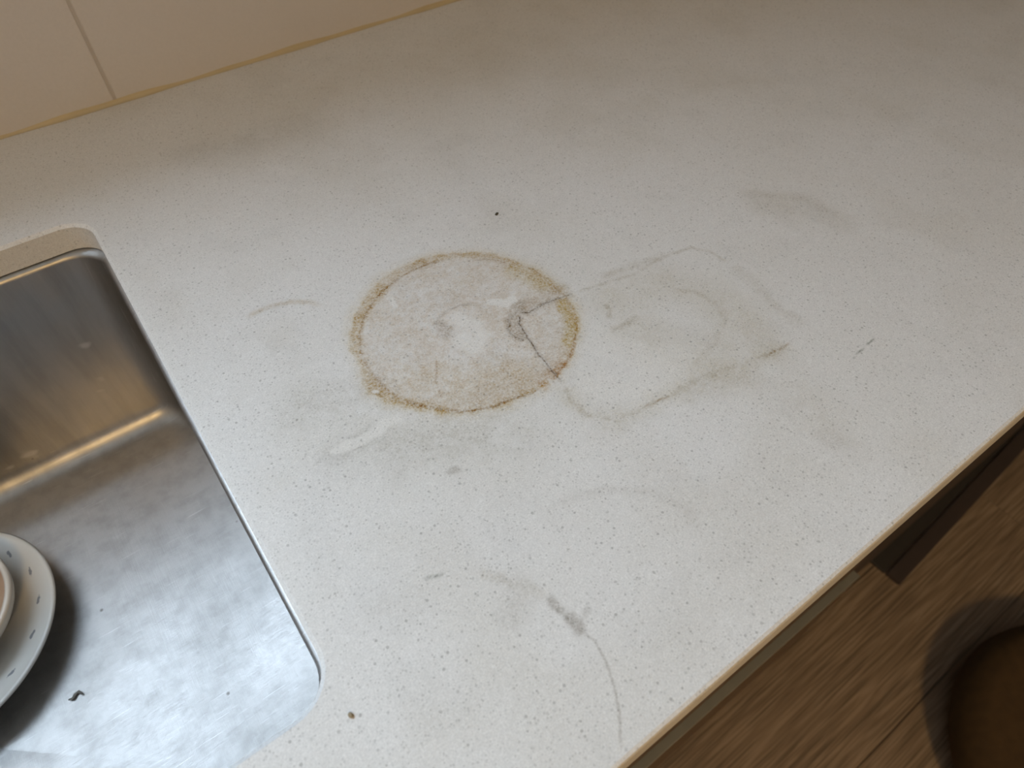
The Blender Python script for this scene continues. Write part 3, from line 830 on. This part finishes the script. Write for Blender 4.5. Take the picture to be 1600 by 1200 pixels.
def profile_bowl(r, h, foot, t, lip=0.0):
    """outer then inner profile of a footed bowl"""
    out = [(foot * 0.86, 0.0032), (foot * 0.92, 0.0), (foot, 0.0), (foot * 1.02, 0.004)]
    for k in range(1, 15):
        s = k / 14
        out.append((foot + (r - foot) * (1 - (1 - s) ** 1.7), 0.004 + (h - 0.004) * s ** 1.45))
    out += [(r + 0.0006, h + t * 0.35), (r - t * 0.35, h + t * 0.75), (r - t * 0.95, h + t * 0.45)]
    return out

plate = empty('china_dish', (-0.2375, 0.3655, Z_FLOOR_SINK - 0.0003))
tag(plate, 'white china dish with grey dashes inside its rim, lying in the sink', 'dish')
R1, H1, T1 = 0.0828, 0.0205, 0.0034
FT = 0.046
pf = [(FT * 0.90, 0.0026), (FT * 0.94, 0.0), (FT, 0.0), (FT * 1.02, 0.003)]
for k in range(1, 15):
    s_ = k / 14
    pf.append((FT + (R1 - FT) * s_, 0.003 + (H1 - 0.003) * (0.35 * s_ + 0.65 * math.sin(s_ * math.pi / 2) ** 1.2)))
pf += [(R1 + 0.0006, H1 + T1 * 0.35), (R1 - T1 * 0.35, H1 + T1 * 0.75), (R1 - T1 * 0.95, H1 + T1 * 0.45)]
for k in range(13, -1, -1):
    s_ = k / 14
    pf.append((FT - 0.006 + (R1 - T1 - FT + 0.005) * s_, 0.0066 + (H1 - 0.0064) * (0.35 * s_ + 0.65 * math.sin(s_ * math.pi / 2) ** 1.2)))
pf.append((0.0001, 0.0062))
lathe('dish_body', pf, M_china, plate, 128)
lathe('base_disc', [(0.0001, 0.0024), (FT * 0.905, 0.0026)], M_china, plate, 64)

small = empty('small_bowl', (-0.2285, 0.3705, Z_FLOOR_SINK + 0.0068))
tag(small, 'small cream bowl with a brown inside standing on the white china dish', 'bowl')
R2, H2, T2 = 0.0540, 0.0285, 0.0042
pf = profile_bowl(R2, H2, 0.024, T2)
lathe('bowl_body', pf + [(R2 - T2, H2 - 0.001), (R2 - T2 - 0.0012, H2 - 0.004)], M_china2, small, 128)
inn = [(R2 - T2 - 0.0012, H2 - 0.004)]
for k in range(12, -1, -1):
    s_ = k / 14
    inn.append((0.018 + (R2 - T2 - 0.019) * (1 - (1 - s_) ** 1.9), 0.008 + (H2 - 0.010) * s_ ** 1.5))
inn.append((0.0001, 0.0075))
lathe('glazed_inside', inn, M_broth, small, 128)

# ------------------------------------------------------------------ crumbs and scraps
M_crumb = simple('dark_crumb', (0.07, 0.06, 0.035), 0.8, var=0.3, scale=600)
M_scrap = simple('soaked_scrap', (0.20, 0.19, 0.165), 0.7, var=0.3, scale=500)
def lump(name, loc, sz, material, label, cat, seed, rz=0.0):
    bm = bmesh.new()
    bmesh.ops.create_icosphere(bm, subdivisions=2, radius=1)
    r_ = random.Random(seed)
    for v_ in bm.verts:
        k = 1 + r_.uniform(-0.25, 0.25)
        v_.co = Vector((v_.co.x * sz[0] * k, v_.co.y * sz[1] * k, max(v_.co.z, -0.5) * sz[2] + 0.5 * sz[2]))
    me_ = bpy.data.meshes.new(name)
    bm.to_mesh(me_); bm.free()
    me_.materials.append(material)
    o = bpy.data.objects.new(name, me_)
    COL.objects.link(o)
    o.location = loc
    o.rotation_euler.z = rz
    tag(o, label, cat)
    return o
lump('crumb', (0.2229, 0.3268, ZT), (0.0017, 0.0011, 0.0007), M_crumb, 'tiny dark crumb on the worktop beyond the brown ring stain', 'crumb', 1, 0.4)
lump('grit', (-0.0133, 0.0945, ZT), (0.0010, 0.0014, 0.0008), simple('tan_grit', (0.30, 0.24, 0.15), 0.8), 'tiny tan grit on the worktop by the rounded sink corner', 'crumb', 2, 0.2)

def worm(name, pts, r, material, label, cat):
    vs_, fs = [], []
    for i, p in enumerate(pts):
        a = Vector(pts[max(0, i - 1)]); c_ = Vector(pts[min(len(pts) - 1, i + 1)])
        t = (c_ - a).normalized(); s = Vector((-t.y, t.x, 0))
        rr = r * (0.5 if i in (0, len(pts) - 1) else 1.0)
        for k in range(6):
            an = 2 * math.pi * k / 6
            q = Vector(p) + s * math.cos(an) * rr + Vector((0, 0, 1)) * (math.sin(an) * rr * 0.6)
            vs_.append(q)
    for i in range(len(pts) - 1):
        for k in range(6):
            fs.append((i * 6 + k, i * 6 + (k + 1) % 6, (i + 1) * 6 + (k + 1) % 6, (i + 1) * 6 + k))
    fs.append(tuple(range(6))[::-1]); fs.append(tuple(range(len(vs_) - 6, len(vs_))))
    o = link_mesh(name, vs_, fs, material, None, True)
    tag(o, label, cat)
    return o
sx0, sy0, sz0 = -0.1700, 0.2780, Z_FLOOR_SINK + 0.0006
worm('food_scrap', [(sx0 - 0.0045, sy0 + 0.0008, sz0), (sx0 - 0.002, sy0 - 0.0002, sz0), (sx0, sy0 + 0.0018, sz0), (sx0 + 0.0025, sy0 + 0.0022, sz0), (sx0 + 0.0042, sy0 - 0.001, sz0)], 0.0011, M_scrap,
     'curled grey food scrap on the sink floor beside the bowl', 'food scrap')

# ------------------------------------------------------------------ cabinets
bc = empty('base_cabinet', (0.24, 0.30, 0.0))
tag(bc, 'dark wood base cabinet with a grey drawer edge under the sink side', 'cabinet')
def cab_box(name, lo, hi, m_, root, bev=0.0008):
    l = root.location
    return box(name, tuple(lo[i] - l[i] for i in range(3)), tuple(hi[i] - l[i] for i in range(3)), m_, root, bev, 1)
cab_box('side_panel', (-0.60, 0.045, 0.10), (-0.582, 0.60, 0.858), M_dark, bc)
cab_box('side_panel', (0.556, 0.045, 0.10), (0.574, 0.60, 0.858), M_dark, bc)
cab_box('bottom_panel', (-0.582, 0.045, 0.10), (0.556, 0.60, 0.118), M_dark, bc)
cab_box('back_panel', (-0.582, 0.592, 0.118), (0.556, 0.60, 0.858), M_dark, bc)
cab_box('plinth', (-0.60, 0.075, 0.0), (0.574, 0.09, 0.10), M_dark, bc)
cab_box('drawer_front', (-0.012, 0.0357, 0.365), (0.572, 0.045, 0.858), M_front, bc)
cab_box('drawer_front', (-0.598, 0.0357, 0.365), (-0.016, 0.045, 0.858), M_front, bc)
for xa, xb in ((-0.012, 0.572), (-0.598, -0.016)):
    d_ = cab_box('drawer_front', (xa, 0.0257, 0.105), (xb, 0.045, 0.352), M_front, bc)
    e_ = cab_box('edge_profile', (xa, 0.0257, 0.352), (xb, 0.0385, 0.360), M_alu, bc)
    e_.parent = d_
    e_['label'] = 'grey edge profile along the drawer top'
    e_.matrix_parent_inverse = Matrix.Identity(4)

rc = empty('drawer_cabinet', (0.90, 0.30, 0.0))
tag(rc, 'near-black drawer cabinet beside the dark wood one, further from the sink', 'cabinet')
cab_box('side_panel', (0.578, 0.050, 0.10), (0.594, 0.60, 0.858), M_dark, rc)
cab_box('side_panel', (1.206, 0.050, 0.10), (1.222, 0.60, 0.858), M_dark, rc)
cab_box('bottom_panel', (0.594, 0.050, 0.10), (1.206, 0.60, 0.118), M_dark, rc)
cab_box('back_panel', (0.594, 0.592, 0.118), (1.206, 0.60, 0.858), M_dark, rc)
cab_box('plinth', (0.578, 0.080, 0.0), (1.222, 0.095, 0.10), M_dark, rc)
cab_box('drawer_front', (0.580, 0.040, 0.365), (1.220, 0.050, 0.858), M_black, rc)
cab_box('drawer_front', (0.580, 0.040, 0.105), (1.220, 0.050, 0.360), M_black, rc)

# dark mat lying slightly askew along the plinth
fm = empty('floor_mat', (0.855, -0.0152, 0.0))
fm.rotation_euler.z = math.radians(3.1)
tag(fm, 'dark narrow floor mat with a raised edge along the cabinet plinth', 'mat')
box('mat_body', (0.0, 0.030, 0.0), (0.95, 0.062, 0.007), M_dark, fm, 0.001, 1)
box('raised_edge', (0.0, 0.0, 0.0), (0.95, 0.0275, 0.010), M_black, fm, 0.002, 2)

# ------------------------------------------------------------------ warm ceiling lamp
lamp = empty('ceiling_lamp', (LAMP[0], LAMP[1], Z_CEIL))
tag(lamp, 'round white ceiling lamp in the room behind the worktop', 'lamp')
lathe('housing', [(0.0001, 0.0), (0.165, 0.0), (0.170, -0.006), (0.170, -0.050), (0.160, -0.058), (0.156, -0.050)], M_white, lamp, 64)
M_diff, nt, b = mat('lamp_diffuser')
b.inputs['Base Color'].default_value = (0.9, 0.88, 0.82, 1)
b.inputs['Emission Color'].default_value = (1.0, 0.74, 0.46, 1)
b.inputs['Emission Strength'].default_value = 2.0
lathe('diffuser', [(0.0001, -0.052), (0.157, -0.052)], M_diff, lamp, 64)
lo.location.z = Z_CEIL - 0.108

# ------------------------------------------------------------------ rounded cushion on the floor, lower right
pf_ = empty('floor_cushion', (0.822, -0.378, 0.0))
tag(pf_, 'dark brown round floor cushion cut off by the lower right corner', 'cushion')
prof = [(0.0001, 0.0), (0.18, 0.0)]
for k in range(0, 13):
    a = -math.pi / 2 + math.pi * k / 12
    prof.append((0.180 + 0.045 * math.cos(a), 0.055 + 0.050 * math.sin(a)))
prof += [(0.12, 0.110), (0.06, 0.112), (0.0001, 0.108)]
lathe('cushion_body', prof, M_pouf, pf_, 72)
lathe('button', [(0.0001, 0.118), (0.008, 0.117), (0.013, 0.112), (0.013, 0.106)], M_pouf, pf_, 24)
